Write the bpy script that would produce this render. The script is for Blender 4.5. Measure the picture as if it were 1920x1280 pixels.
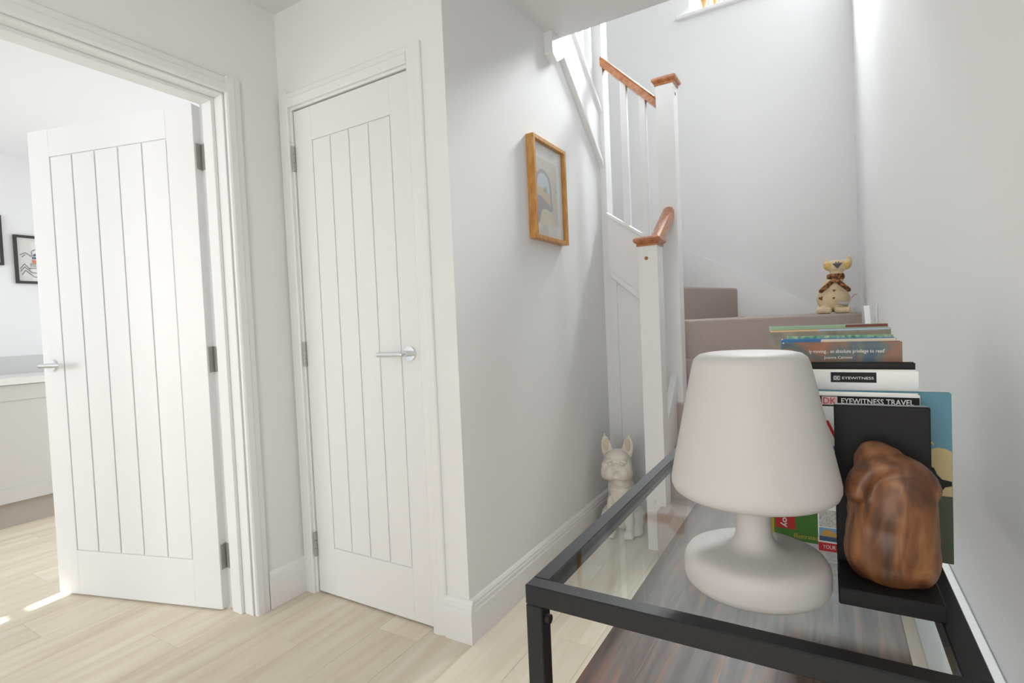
import bpy, bmesh, math, random
from mathutils import Vector, Matrix
random.seed(7)
for o in list(bpy.data.objects): bpy.data.objects.remove(o)
SC = bpy.context.scene
COL = SC.collection
R = math.radians

# ------------------------------------------------------------------ camera
FPX = 995.6
yaw, pitch, roll = R(30.659), R(-1.875), R(-2.502)
fw = Vector((-math.sin(yaw)*math.cos(pitch), math.cos(yaw)*math.cos(pitch), math.sin(pitch)))
rt = Vector((math.cos(yaw), math.sin(yaw), 0)); up = rt.cross(fw)
cr = rt*math.cos(roll) + up*math.sin(roll)
cu = up*math.cos(roll) - rt*math.sin(roll)
cam = bpy.data.cameras.new('camera'); cam.sensor_width = 36; cam.lens = FPX/1920*36
cam.clip_start = 0.02
co = bpy.data.objects.new('camera', cam); COL.objects.link(co)
co.matrix_world = Matrix(((cr.x, cu.x, -fw.x, 0), (cr.y, cu.y, -fw.y, 0), (cr.z, cu.z, -fw.z, 1.087), (0, 0, 0, 1)))
SC.camera = co

# ------------------------------------------------------------------ light
w = bpy.data.worlds.new('sky'); SC.world = w; w.use_nodes = True
bg = w.node_tree.nodes['Background']
bg.inputs[0].default_value = (0.86, 0.93, 1.0, 1); bg.inputs[1].default_value = 0.8

def area(name, loc, aim, sx, sy, power, col=(1, 1, 1)):
    l = bpy.data.lights.new(name, 'AREA'); l.shape = 'RECTANGLE'; l.size = sx; l.size_y = sy
    l.energy = power; l.color = col
    o = bpy.data.objects.new(name, l); COL.objects.link(o); o.location = loc
    o.rotation_euler = Vector(aim).to_track_quat('-Z', 'Y').to_euler()
    return o
area('daylight_kitchen_window', (-3.35, -2.12, 1.35), (0, 1, 0), 1.7, 1.5, 38, (0.96, 0.98, 1))
area('fill_kitchen_end', (-3.45, 2.27, 1.15), (0, -1, 0), 1.9, 2.0, 16, (0.96, 0.98, 1))  # added fill to brighten the kitchen ceiling and wall, no known patio door
area('daylight_stair_window', (-0.30, 4.95, 4.45), (-0.2, -1, -0.75), 1.0, 1.0, 470, (0.95, 0.975, 1))
area('daylight_stair_window_sky', (-0.42, 4.30, 3.87), (0, -1, 0), 0.8, 1.0, 17, (0.95, 0.975, 1))
area('daylight_front_door', (-0.38, -1.72, 1.25), (0, 1, 0), 1.0, 1.7, 23.5, (1, 0.985, 0.965))
sun = bpy.data.lights.new('sun', 'SUN'); sun.energy = 22; sun.angle = R(0.35); sun.color = (1, 0.96, 0.9)
so = bpy.data.objects.new('sun', sun); COL.objects.link(so); so.location = (-2, -8, 5)
SUN_D = Vector((-0.17, 1.0, -0.393)).normalized()
so.rotation_euler = SUN_D.to_track_quat('-Z', 'Y').to_euler()
vs = SC.view_settings
SC.display_settings.display_device = 'sRGB'
vs.view_transform = 'Standard'; vs.look = 'None'; vs.gamma = 1; vs.use_curve_mapping = False
vs.exposure = 0.1

# ------------------------------------------------------------------ materials
def lin(c):
    return tuple((v/255/12.92 if v/255 <= 0.04045 else ((v/255+0.055)/1.055)**2.4) for v in c)
MATS = {}
def mat(name, rgb, rough=0.5, metal=0, var=0, vscale=8, bump=0, bscale=80, spec=0.5, coat=0, stretch=None):
    m = bpy.data.materials.new(name); m.use_nodes = True; nt = m.node_tree
    b = nt.nodes['Principled BSDF']; c = lin(rgb)
    b.inputs['Base Color'].default_value = (*c, 1); b.inputs['Roughness'].default_value = rough
    b.inputs['Metallic'].default_value = metal; b.inputs['Specular IOR Level'].default_value = spec
    b.inputs['Coat Weight'].default_value = coat
    tc = nt.nodes.new('ShaderNodeTexCoord'); mp = nt.nodes.new('ShaderNodeMapping')
    nt.links.new(tc.outputs['Object'], mp.inputs['Vector'])
    if stretch: mp.inputs['Scale'].default_value = stretch
    n = nt.nodes.new('ShaderNodeTexNoise'); n.inputs['Scale'].default_value = vscale; n.inputs['Detail'].default_value = 4
    nt.links.new(mp.outputs[0], n.inputs['Vector'])
    mx = nt.nodes.new('ShaderNodeMix'); mx.data_type = 'RGBA'
    mx.inputs['A'].default_value = (*[v*(1-var) for v in c], 1); mx.inputs['B'].default_value = (*[min(1, v*(1+var)) for v in c], 1)
    nt.links.new(n.outputs['Fac'], mx.inputs['Factor']); nt.links.new(mx.outputs['Result'], b.inputs['Base Color'])
    if bump:
        n2 = nt.nodes.new('ShaderNodeTexNoise'); n2.inputs['Scale'].default_value = bscale; n2.inputs['Detail'].default_value = 3
        nt.links.new(mp.outputs[0], n2.inputs['Vector'])
        bp = nt.nodes.new('ShaderNodeBump'); bp.inputs['Strength'].default_value = bump; bp.inputs['Distance'].default_value = 0.004
        nt.links.new(n2.outputs['Fac'], bp.inputs['Height']); nt.links.new(bp.outputs[0], b.inputs['Normal'])
    MATS[name] = m
    return m
def ramp_mat(name, stops, scale, stretch, rough=0.4, detail=6, distort=0.0, bump=0, spec=0.5, rnd=0.0, world=False, coat=0):
    m = bpy.data.materials.new(name); m.use_nodes = True; nt = m.node_tree; b = nt.nodes['Principled BSDF']
    b.inputs['Roughness'].default_value = rough; b.inputs['Specular IOR Level'].default_value = spec
    b.inputs['Coat Weight'].default_value = coat
    mp = nt.nodes.new('ShaderNodeMapping'); mp.inputs['Scale'].default_value = stretch
    if world:
        g = nt.nodes.new('ShaderNodeNewGeometry'); oi = nt.nodes.new('ShaderNodeObjectInfo')
        v = nt.nodes.new('ShaderNodeVectorMath'); v.operation = 'MULTIPLY_ADD'
        v.inputs[1].default_value = (1, 1, 1)
        cb = nt.nodes.new('ShaderNodeCombineXYZ'); mu = nt.nodes.new('ShaderNodeMath'); mu.operation = 'MULTIPLY'; mu.inputs[1].default_value = 37
        nt.links.new(oi.outputs['Random'], mu.inputs[0]); nt.links.new(mu.outputs[0], cb.inputs['Y']); nt.links.new(mu.outputs[0], cb.inputs['Z'])
        nt.links.new(g.outputs['Position'], v.inputs[0]); nt.links.new(cb.outputs[0], v.inputs[2])
        nt.links.new(v.outputs[0], mp.inputs['Vector'])
    else:
        tc = nt.nodes.new('ShaderNodeTexCoord'); nt.links.new(tc.outputs['Object'], mp.inputs['Vector'])
    n = nt.nodes.new('ShaderNodeTexNoise'); n.inputs['Scale'].default_value = scale; n.inputs['Detail'].default_value = detail
    n.inputs['Distortion'].default_value = distort
    nt.links.new(mp.outputs[0], n.inputs['Vector'])
    r = nt.nodes.new('ShaderNodeValToRGB'); el = r.color_ramp.elements
    while len(el) < len(stops): el.new(0.5)
    for e, (p, c) in zip(el, stops): e.position = p; e.color = (*lin(c), 1)
    nt.links.new(n.outputs['Fac'], r.inputs['Fac'])
    out = r.outputs['Color']
    if rnd:
        oi2 = nt.nodes.new('ShaderNodeObjectInfo'); hs = nt.nodes.new('ShaderNodeHueSaturation')
        mr = nt.nodes.new('ShaderNodeMapRange'); mr.inputs['To Min'].default_value = 1-rnd; mr.inputs['To Max'].default_value = 1+rnd
        nt.links.new(oi2.outputs['Random'], mr.inputs['Value']); nt.links.new(mr.outputs[0], hs.inputs['Value'])
        nt.links.new(out, hs.inputs['Color']); out = hs.outputs['Color']
    nt.links.new(out, b.inputs['Base Color'])
    if bump:
        bp = nt.nodes.new('ShaderNodeBump'); bp.inputs['Strength'].default_value = bump; bp.inputs['Distance'].default_value = 0.002
        nt.links.new(n.outputs['Fac'], bp.inputs['Height']); nt.links.new(bp.outputs[0], b.inputs['Normal'])
    MATS[name] = m
    return m
WALL = mat('wall_paint', (240, 240, 240), 0.85, var=0.012, vscale=3, bump=0.05, bscale=140, spec=0.25)
CEIL = mat('ceiling_paint', (236, 236, 236), 0.9, var=0.01, vscale=3, spec=0.2)
TRIM = mat('white_satin_paint', (240, 240, 240), 0.35, var=0.008, vscale=5)
DOORM = mat('white_door_paint', (238, 238, 238), 0.4, var=0.008, vscale=5, bump=0.03, bscale=90, stretch=(6, 6, 0.5))
KWALL = mat('kitchen_wall_paint', (236, 237, 238), 0.85, var=0.01, vscale=3, spec=0.25)
CAB = mat('light_grey_cabinet', (206, 203, 197), 0.45, var=0.01)
PLIN = mat('taupe_plinth', (181, 171, 161), 0.5, var=0.02)
WORK = mat('white_worktop', (232, 230, 226), 0.3, var=0.02, vscale=60)
UPST = mat('pale_grey_upstand', (206, 207, 207), 0.4, var=0.04, vscale=160)
FLOORM = ramp_mat('pale_oak_plank', [(0.28, (216, 202, 178)), (0.45, (227, 215, 194)), (0.6, (233, 223, 204)), (0.78, (239, 231, 214))], 2.2, (9, 0.7, 9), 0.42, 8, 0.6, 0.04, 0.4, 0.05, True)
SUBF = mat('floor_joint', (186, 170, 148), 0.8)
CARPET = mat('taupe_carpet', (192, 176, 170), 0.95, var=0.13, vscale=160, bump=0.9, bscale=260, spec=0.1)
OAK = ramp_mat('oak_handrail', [(0.3, (150, 88, 46)), (0.5, (178, 110, 62)), (0.7, (196, 130, 80))], 4, (14, 14, 14), 0.28, 6, 0.4, 0, 0.5, coat=0.5)
OAKL = ramp_mat('oak_picture_frame', [(0.3, (178, 122, 58)), (0.5, (203, 148, 82)), (0.7, (216, 166, 100))], 5, (12, 12, 3), 0.4, 5, 0.3)
BLACKM = mat('black_powder_coat', (20, 21, 23), 0.5, spec=0.4, var=0.04, vscale=90, bump=0.08, bscale=500)
SHELF = ramp_mat('rustic_brown_board', [(0.3, (46, 34, 30)), (0.44, (82, 60, 50)), (0.55, (98, 78, 70)), (0.66, (128, 84, 62)), (0.8, (70, 50, 42))], 3.4, (16, 1.1, 16), 0.5, 9, 1.2, 0.25)
CHROME = mat('chrome', (226, 228, 232), 0.12, 1)
STEEL = mat('steel_hinge', (176, 174, 170), 0.35, 0.25, var=0.1, vscale=90)
PLASTIC = mat('white_lamp_plastic', (191, 188, 185), 0.55, var=0.006, spec=0.3)
RADW = mat('white_radiator_enamel', (228, 228, 228), 0.35)
RUBBER = mat('black_rubber', (28, 28, 30), 0.7)
BEND = mat('black_bookend', (20, 19, 20), 0.6, spec=0.3, var=0.06, vscale=60)
CARVE = ramp_mat('carved_brown_wood', [(0.3, (50, 31, 20)), (0.44, (88, 55, 33)), (0.56, (116, 74, 44)), (0.72, (146, 102, 64))], 22, (2.4, 2.4, 0.7), 0.46, 9, 0.9, 0.25, 0.45)
PAGES = mat('cream_pages', (232, 222, 200), 0.9, var=0.05, vscale=300)
WHITEP = mat('white_print', (238, 237, 235), 0.5)
BLACKP = mat('black_print', (16, 15, 17), 0.5, spec=0.3)
REDP = mat('red_print', (196, 34, 38), 0.45)
GREENP = mat('green_print', (62, 118, 34), 0.45, var=0.15, vscale=40)
DOGM = mat('white_ceramic_dog', (232, 226, 214), 0.38, var=0.01)

def glass_mat(name, tint, fac_rough=0.0):
    m = bpy.data.materials.new(name); m.use_nodes = True; nt = m.node_tree; nt.nodes.clear()
    out = nt.nodes.new('ShaderNodeOutputMaterial'); mx = nt.nodes.new('ShaderNodeMixShader')
    # Schlick reflectance, the same from both sides of the pane
    lw = nt.nodes.new('ShaderNodeLayerWeight'); lw.inputs['Blend'].default_value = 0.5
    pw = nt.nodes.new('ShaderNodeMath'); pw.operation = 'POWER'; pw.inputs[1].default_value = 5
    fr = nt.nodes.new('ShaderNodeMath'); fr.operation = 'MULTIPLY_ADD'; fr.inputs[1].default_value = 0.96; fr.inputs[2].default_value = 0.04
    nt.links.new(lw.outputs['Facing'], pw.inputs[0]); nt.links.new(pw.outputs[0], fr.inputs[0])
    t = nt.nodes.new('ShaderNodeBsdfTransparent'); t.inputs[0].default_value = (*tint, 1)
    g = nt.nodes.new('ShaderNodeBsdfGlossy'); g.inputs['Roughness'].default_value = fac_rough
    nt.links.new(fr.outputs[0], mx.inputs[0]); nt.links.new(t.outputs[0], mx.inputs[1]); nt.links.new(g.outputs[0], mx.inputs[2])
    nt.links.new(mx.outputs[0], out.inputs[0])
    return m
GLASS = glass_mat('clear_glass', (0.95, 0.97, 0.965)); GLAZE = glass_mat('picture_glazing', (0.995, 0.995, 0.995))

# ------------------------------------------------------------------ mesh helpers
CAM_SCALE = None      # optional scaling of a group about the camera
class MB:
    def __init__(s): s.v = []; s.f = []; s.m = []
    def add(s, vs, fs, mi=0):
        o = len(s.v); s.v += [tuple(p) for p in vs]; s.f += [[i+o for i in f] for f in fs]; s.m += [mi]*len(fs); return s
    def box(s, x0, x1, y0, y1, z0, z1, bev=0, fn=None, mi=0):
        bm = bmesh.new(); bmesh.ops.create_cube(bm, size=1)
        for v in bm.verts:
            v.co = Vector(((x0+x1)/2+v.co.x*(x1-x0), (y0+y1)/2+v.co.y*(y1-y0), (z0+z1)/2+v.co.z*(z1-z0)))
        if bev: bmesh.ops.bevel(bm, geom=bm.edges[:], offset=bev, segments=1, affect='EDGES', profile=0.5)
        s.bm(bm, fn, mi); return s
    def bm(s, bm, fn=None, mi=0):
        bm.verts.index_update()
        s.add([fn(v.co) if fn else v.co for v in bm.verts], [[v.index for v in f.verts] for f in bm.faces], mi); bm.free(); return s
    def prism(s, pts, axis, a0, a1, fn=None, mi=0, bev=0, segs=2):
        """polygon (2-D points in the two other axes, in x,y,z order) extruded along axis"""
        bm = bmesh.new()
        def P(p, a):
            q = list(p); q.insert(axis, a); return Vector(q)
        A = [bm.verts.new(P(p, a0)) for p in pts]; B = [bm.verts.new(P(p, a1)) for p in pts]
        bm.faces.new(A); bm.faces.new(B[::-1]); n = len(pts)
        for i in range(n): bm.faces.new((A[i], B[i], B[(i+1) % n], A[(i+1) % n]))
        bmesh.ops.recalc_face_normals(bm, faces=bm.faces[:])
        if bev: bmesh.ops.bevel(bm, geom=bm.edges[:], offset=bev, segments=segs, affect='EDGES', profile=0.5)
        s.bm(bm, fn, mi); return s
    def tube(s, p0, p1, r, n=16, r1=None, mi=0):
        p0 = Vector(p0); p1 = Vector(p1); d = (p1-p0).normalized(); r1 = r if r1 is None else r1
        a = d.orthogonal().normalized(); b = d.cross(a)
        A = [p0+(a*math.cos(t)+b*math.sin(t))*r for t in [2*math.pi*i/n for i in range(n)]]
        B = [p1+(a*math.cos(t)+b*math.sin(t))*r1 for t in [2*math.pi*i/n for i in range(n)]]
        s.add(A+B, [[i, (i+1) % n, n+(i+1) % n, n+i] for i in range(n)]+[list(range(n))[::-1], list(range(n, 2*n))], mi); return s
    def lathe(s, prof, c, n=48, mi=0):
        vs = []; fs = []
        for r, z in prof:
            for i in range(n):
                t = 2*math.pi*i/n; vs.append((c[0]+r*math.cos(t), c[1]+r*math.sin(t), c[2]+z))
        for k in range(len(prof)-1):
            for i in range(n):
                fs.append([k*n+i, k*n+(i+1) % n, (k+1)*n+(i+1) % n, (k+1)*n+i])
        fs.append(list(range(n))[::-1]); fs.append([(len(prof)-1)*n+i for i in range(n)])
        s.add(vs, fs, mi); return s
    def ball(s, c, r, rot=(0, 0, 0), u=20, v=14, mi=0):
        bm = bmesh.new(); bmesh.ops.create_uvsphere(bm, u_segments=u, v_segments=v, radius=1)
        if not hasattr(r, '__len__'): r = (r, r, r)
        M = Matrix.Translation(c) @ (Matrix.Rotation(rot[2], 4, 'Z') @ Matrix.Rotation(rot[1], 4, 'Y') @ Matrix.Rotation(rot[0], 4, 'X')) @ Matrix.Diagonal((*r, 1))
        for q in bm.verts: q.co = M @ q.co
        s.bm(bm, None, mi); return s
    def path(s, pts, r, n=8, mi=0):
        for a, b in zip(pts[:-1], pts[1:]): s.tube(a, b, r, n, mi=mi)
        for p in pts[1:-1]: s.ball(p, r, u=8, v=6, mi=mi)
        return s
    def build(s, name, m, parent=None, smooth=False, angle=None):
        if CAM_SCALE: s.v = [CAM_SCALE(p) for p in s.v]
        xs, ys, zs = zip(*s.v)
        c = Vector(((min(xs)+max(xs))/2, (min(ys)+max(ys))/2, min(zs)))
        me = bpy.data.meshes.new(name)
        me.from_pydata([tuple(Vector(p)-c) for p in s.v], [], s.f); me.update()
        for mm in (m if isinstance(m, (list, tuple)) else [m]): me.materials.append(mm)
        for p, mi in zip(me.polygons, s.m): p.material_index = mi
        bm = bmesh.new(); bm.from_mesh(me); bmesh.ops.recalc_face_normals(bm, faces=bm.faces[:]); bm.to_mesh(me); bm.free()
        if smooth:
            for p in me.polygons: p.use_smooth = True
            if angle: me.set_sharp_from_angle(angle=angle)
        o = bpy.data.objects.new(name, me); COL.objects.link(o)
        o.location = c
        if parent is not None:
            o.parent = parent
            l = c.copy(); q = parent
            while q is not None: l -= q.location; q = q.parent
            o.location = l
        return o
def box(name, m, parent, x0, x1, y0, y1, z0, z1, bev=0, **k): return MB().box(x0, x1, y0, y1, z0, z1, bev).build(name, m, parent, **k)
def empty(name, loc=(0, 0, 0)):
    o = bpy.data.objects.new(name, None); COL.objects.link(o); o.location = CAM_SCALE(loc) if CAM_SCALE else loc; o.empty_display_size = 0.1; return o
def tag(o, label=None, cat=None, group=None, kind=None):
    if label: o['label'] = label
    if cat: o['category'] = cat
    if group: o['group'] = group
    if kind: o['kind'] = kind
    return o
def struct(o, label=None, cat=None):
    return tag(o, label, cat, kind='structure')
def blend(mb, voxel, smooth=6, fac=0.5):
    """fuse overlapping lumps into one continuous surface"""
    global CAM_SCALE
    keep, CAM_SCALE = CAM_SCALE, None
    o = mb.build('tmp', TRIM)
    CAM_SCALE = keep
    c = o.location.copy()
    r = o.modifiers.new('r', 'REMESH'); r.mode = 'VOXEL'; r.voxel_size = voxel
    q = o.modifiers.new('s', 'SMOOTH'); q.iterations = smooth; q.factor = fac
    dg = bpy.context.evaluated_depsgraph_get(); ev = o.evaluated_get(dg); me = ev.to_mesh()
    out = MB(); out.add([Vector(v.co)+c for v in me.vertices], [list(p.vertices) for p in me.polygons]); ev.to_mesh_clear()
    bpy.data.objects.remove(o); return out
def text(name, s, m, parent, x0, x1, zc, y, h, rot=0, extrude=0.0002, bold=0.0, face=-1):
    """lettering in an x-z plane facing -y, fitted between x0 and x1 with cap height h"""
    cu_ = bpy.data.curves.new('t', 'FONT'); cu_.body = s; cu_.extrude = 0.0; cu_.resolution_u = 2; cu_.offset = bold
    o = bpy.data.objects.new('t', cu_); COL.objects.link(o)
    dg = bpy.context.evaluated_depsgraph_get(); ev = o.evaluated_get(dg); me = ev.to_mesh()
    V = [v.co.copy() for v in me.vertices]; F = [list(p.vertices) for p in me.polygons]; ev.to_mesh_clear()
    bpy.data.objects.remove(o)
    a0 = min(v.x for v in V); a1 = max(v.x for v in V); b0 = min(v.y for v in V); b1 = max(v.y for v in V)
    mb = MB()
    if rot == 0:
        P = [(x0+(v.x-a0)/(a1-a0)*(x1-x0), y, zc-h/2+(v.y-b0)/(b1-b0)*h) for v in V]
    else:   # reading downwards; x0..x1 is the letter height, h the run
        P = [(x0+(v.y-b0)/(b1-b0)*(x1-x0), y, zc+h/2-(v.x-a0)/(a1-a0)*h) for v in V]
    mb.add(P, F); return mb.build(name, m, parent)

# ================================================================== SETTING
ZC = 2.4
# floor with separate planks
fl = box('floor', SUBF, None, -4.86, 0.21, -2.25, 4.3, -0.06, -0.0035); struct(fl)
PW = 0.185; PL = 1.22
def plank_row(xa, xb, y0, y1, shift):
    ys = [y0]; y = 1.365 + shift
    while y > y0: y -= PL
    y += PL
    while y < y1-0.02: ys.append(y); y += PL
    ys.append(y1)
    for a, b in zip(ys[:-1], ys[1:]):
        if b-a > 0.03: MB().box(xa+0.0003, xb-0.0003, a+0.0003, b-0.0003, -0.0036, 0, 0.0006).build('plank', FLOORM, fl)
k = 0; x = -1.43 - PW*19
offs = [0.0, 0.43, 0.81, 0.24, 1.02, 0.61]
while x < 0.19:
    xa, xb = max(x, -4.84), min(x+PW, 0.19)
    i = round((x+1.43)/PW)
    if xb-xa > 0.02:
        y1 = 2.3 if xb < -2.05 else (1.5 if xb < -1.07 else 2.93)
        plank_row(xa, xb, -1.8 if xa > -2.0 else -2.2, y1, offs[i % 6])
    x += PW

# hall walls
XA, XA2 = -1.93, -2.085          # left wall faces (hall / kitchen side)
YB = 1.45; XC = -1.075; XD = 0.19; YE = 4.256; ZU = 4.95
OY0, OY1, OZ = 0.345, 1.206, 1.995   # kitchen door opening
m = MB()
m.box(XA2, XA, -2.2, OY0-0.026, 0, ZC); m.box(XA2, XA, OY1+0.026, 2.3, 0, ZC); m.box(XA2, XA, OY0-0.026, OY1+0.026, OZ+0.026, ZC)
struct(m.build('wall_left', WALL))
m = MB()   # cupboard wall, facing the camera
m.box(XA, -1.877, YB, YB+0.1, 0, ZC); m.box(-1.212, XC, YB, YB+0.1, 0, ZC); m.box(-1.877, -1.212, YB, YB+0.1, 2.02, ZC)
struct(m.build('wall_cupboard', WALL))
# under-stair wall with the picture: its top follows the string of the upper flight
ln = lambda y: 2.398-(y-2.355)*0.8305
struct(MB().prism([(YB+0.1, 0), (2.90, 0), (2.90, ln(2.90)+0.02), (2.36, ZC), (YB+0.1, ZC)], 0, XC-0.06, XC).build('wall_stair', WALL))
struct(box('wall_right', WALL, None, XD, XD+0.1, -1.9, YE, 0, ZU))
WX0, WX1, WZ0, WZ1 = -0.84, 0.0, 3.365, 4.4
m = MB()
m.box(-2.0, WX0, YE, YE+0.25, 0, ZU); m.box(WX1, XD+0.1, YE, YE+0.25, 0, ZU); m.box(WX0, WX1, YE, YE+0.25, 0, WZ0); m.box(WX0, WX1, YE, YE+0.25, WZ1, ZU)
struct(m.build('wall_far', WALL))
# front of the hall behind the camera: opening for the glazed front door
m = MB()
m.box(-2.0, -0.90, -1.9, -1.8, 0, ZC); m.box(0.14, XD+0.1, -1.9, -1.8, 0, ZC); m.box(-0.90, 0.14, -1.9, -1.8, 2.12, ZC)
struct(m.build('wall_front', WALL))
struct(box('ceiling', CEIL, None, XA2, XD, -1.9, 2.30, ZC, ZC+0.25))
# upper storey shell round the stairwell
struct(box('wall_upper_left', WALL, None, -2.05, -1.95, -1.9, YE, ZC+0.25, ZU))
struct(box('wall_lower_left', WALL, None, -2.05, -1.95, 2.3, YE, 0, ZC+0.25))
struct(box('wall_upper_front', WALL, None, -1.95, XD, -1.95, -1.85, ZC+0.25, ZU))
struct(box('floor_landing', CARPET, None, -1.95, XD, -1.85, 2.29, ZC+0.2505, ZC+0.265))
struct(box('ceiling_upper', CEIL, None, -2.05, XD+0.1, -1.95, YE+0.25, ZU, ZU+0.1))

# baseboards
def skirt_prof(sign=1):   # (offset from wall, z)
    return [(0, 0), (0.018, 0), (0.018, 0.106), (0.0155, 0.110), (0.0155, 0.124), (0.0125, 0.128), (0.0125, 0.134), (0.007, 0.142), (0.003, 0.1455), (0, 0.1455)]
def skirt_y(name, x, sx, y0, y1): return struct(MB().prism([(x+sx*p, z) for p, z in skirt_prof()], 1, y0, y1).build(name, TRIM))
def skirt_x(name, y, sy, x0, x1): return struct(MB().prism([(y+sy*p, z) for p, z in skirt_prof()], 0, x0, x1).build(name, TRIM))
skirt_y('baseboard_stair', XC, 1, YB, 2.86)
skirt_x('baseboard_cupboard', YB, -1, -1.173, XC+0.018)
skirt_y('baseboard_left', XA, 1, 1.275, YB)
skirt_y('baseboard_left_front', XA, 1, -1.8, 0.27)
skirt_y('baseboard_right', XD, -1, -1.8, 2.3)

# kitchen doorway: lining, stop and architrave
t = struct(empty('trim_1', (XA, 0.8, 0)))
g = lambda n, *a, **k: MB().box(*a, 0.0015).build(n, TRIM, t)
g('jamb', XA2, XA-0.004, OY1, OY1+0.026, 0, OZ+0.026); g('jamb', XA2, XA-0.004, OY0-0.026, OY0, 0, OZ+0.026); g('head', XA2, XA-0.004, OY0, OY1, OZ, OZ+0.026)
g('door_stop', -2.045, -1.986, OY1-0.014, OY1, 0, OZ); g('door_stop', -2.045, -1.986, OY0, OY0+0.014, 0, OZ); g('door_stop', -2.045, -1.986, OY0+0.014, OY1-0.014, OZ-0.014, OZ)
arch = [(0, 0), (0, 0.013), (0.006, 0.017), (0.030, 0.017), (0.036, 0.0145), (0.056, 0.0115), (0.060, 0.008), (0.060, 0)]  # (across, proud)
MB().prism([(XA+p, OY1+0.007+a) for a, p in arch], 2, 0, 2.062).build('architrave', TRIM, t)
MB().prism([(XA+p, OY0-0.007-a) for a, p in arch], 2, 0, 2.062).build('architrave', TRIM, t)
MB().prism([(XA+p, OZ+0.007+a) for a, p in arch], 1, OY0-0.007, OY1+0.007).build('architrave', TRIM, t)
# cupboard door frame
t2 = struct(empty('trim_2', (-1.55, YB, 0)))
g2 = lambda n, *a: MB().box(*a, 0.0015).build(n, TRIM, t2)
g2('jamb', -1.877, -1.853, YB-0.002, YB+0.1, 0, 2.02); g2('jamb', -1.236, -1.212, YB-0.002, YB+0.1, 0, 2.02); g2('head', -1.853, -1.236, YB-0.002, YB+0.1, 1.993, 2.02)
g2('door_stop', -1.853, -1.841, YB+0.048, YB+0.07, 0, 1.993); g2('door_stop', -1.248, -1.236, YB+0.048, YB+0.07, 0, 1.993)
MB().prism([(-1.229+a, YB-p) for a, p in arch], 2, 0, 2.063).build('architrave', TRIM, t2)
MB().prism([(-1.862-a, YB-p) for a, p in arch], 2, 0, 2.063).build('architrave', TRIM, t2)
MB().prism([(YB-p, 2.003+a) for a, p in arch], 0, -1.862, -1.229).build('architrave', TRIM, t2)

# ------------------------------------------------------------------ doors
def make_door(name, loc, P, W, T, edges, zt, zb, handle_u):
    """P(u, w, z): u from the hinge edge, w into the leaf thickness (0 = face seen)"""
    d = struct(empty(name, loc)); H0, H1 = 0.007, 1.988
    fn = lambda c: P(c.x, c.y, c.z)
    def part(n, m_, u0, u1, w0, w1, z0, z1, bev=0.0012, parent=d):
        return MB().box(u0, u1, w0, w1, z0, z1, bev, fn).build(n, m_, parent)
    e0, e1 = edges[0], edges[-1]
    part('stile', DOORM, 0, e0, 0, T, H0, H1); part('stile', DOORM, e1, W, 0, T, H0, H1)
    part('rail', DOORM, e0, e1, 0, T, zt, H1); part('rail', DOORM, e0, e1, 0, T, H0, zb)
    part('core', DOORM, e0, e1, 0.0052, T-0.0052, zb, zt, 0)
    for w0, w1 in ((0.0012, 0.0053), (T-0.0053, T-0.0012)):
        for a, b in zip(edges[:-1], edges[1:]):
            part('board', DOORM, a+0.0038, b-0.0038, w0, w1, zb+0.0025, zt-0.0025, 0.0018 if w0 < 0.005 else 0.001)
    for sgn, w in ((-1, 0.0), (1, T)):
        h = empty('handle', P(handle_u, w, 0.997)-Vector(loc)); h.parent = d
        m = MB(); m.tube(P(handle_u, w, 0.997), P(handle_u, w+sgn*0.011, 0.997), 0.026, 32); m.build('rose', CHROME, h, True, R(40))
        m = MB(); m.tube(P(handle_u, w+sgn*0.01, 0.997), P(handle_u, w+sgn*0.05, 0.997), 0.0095, 20)
        m.ball(P(handle_u, w+sgn*0.05, 0.997), 0.0095)
        m.tube(P(handle_u, w+sgn*0.05, 0.997), P(handle_u-0.115, w+sgn*0.05, 0.997), 0.0095, 20)
        m.build('lever', CHROME, h, True, R(40))
    return d
du = Vector((-0.8532*0.9601/0.8532, -0.2797, 0)).normalized(); dw = Vector((du.y, -du.x, 0))
A0 = Vector((-2.0812, 1.1735, 0))
PA = lambda u, w_, z: A0+du*u+dw*w_+Vector((0, 0, z))
eA = [0.130+i*0.1218 for i in range(6)]
dA = make_door('door_1', A0, PA, 0.853, 0.040, eA, 1.872, 0.198, 0.800)
PB = lambda u, w_, z: Vector((-1.849+u, YB+0.004+w_, z))
eB = [0.100, 0.2055, 0.308, 0.411, 0.519]
dB = make_door('door_2', PB(0, 0, 0), PB, 0.610, 0.040, eB, 1.855, 0.203, 0.563)
# hinges
for zc in (1.79, 1.0, 0.214):
    h = empty('hinge', PA(0, 0.04, zc-0.05)-A0); h.parent = dA
    MB().box(-0.0025, 0.0005, 0.008, 0.040, zc-0.05, zc+0.05, 0, lambda c: PA(c.x, c.y, c.z)).build('leaf', STEEL, h)
    MB().tube(PA(-0.006, 0.0445, zc-0.052), PA(-0.006, 0.0445, zc+0.052), 0.006, 12).build('knuckle', STEEL, h, True, R(50))
    MB().box(-2.084, -2.047, OY1-0.0025, OY1+0.001, zc-0.05, zc+0.05).build('frame_leaf', STEEL, h)
for zc in (1.797, 1.0, 0.207):
    h = empty('hinge', (-1.851-PB(0, 0, 0).x, YB-0.004-PB(0, 0, 0).y, zc-0.05)); h.parent = dB
    for a, b in ((-0.05, -0.018), (-0.016, 0.016), (0.018, 0.05)):
        MB().tube((-1.851, YB-0.005, zc+a), (-1.851, YB-0.005, zc+b), 0.0065, 14).build('knuckle', STEEL, h, True, R(50))
    MB().box(-1.853, -1.8485, YB-0.004, YB+0.03, zc-0.05, zc+0.05).build('leaf', STEEL, h)

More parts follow.
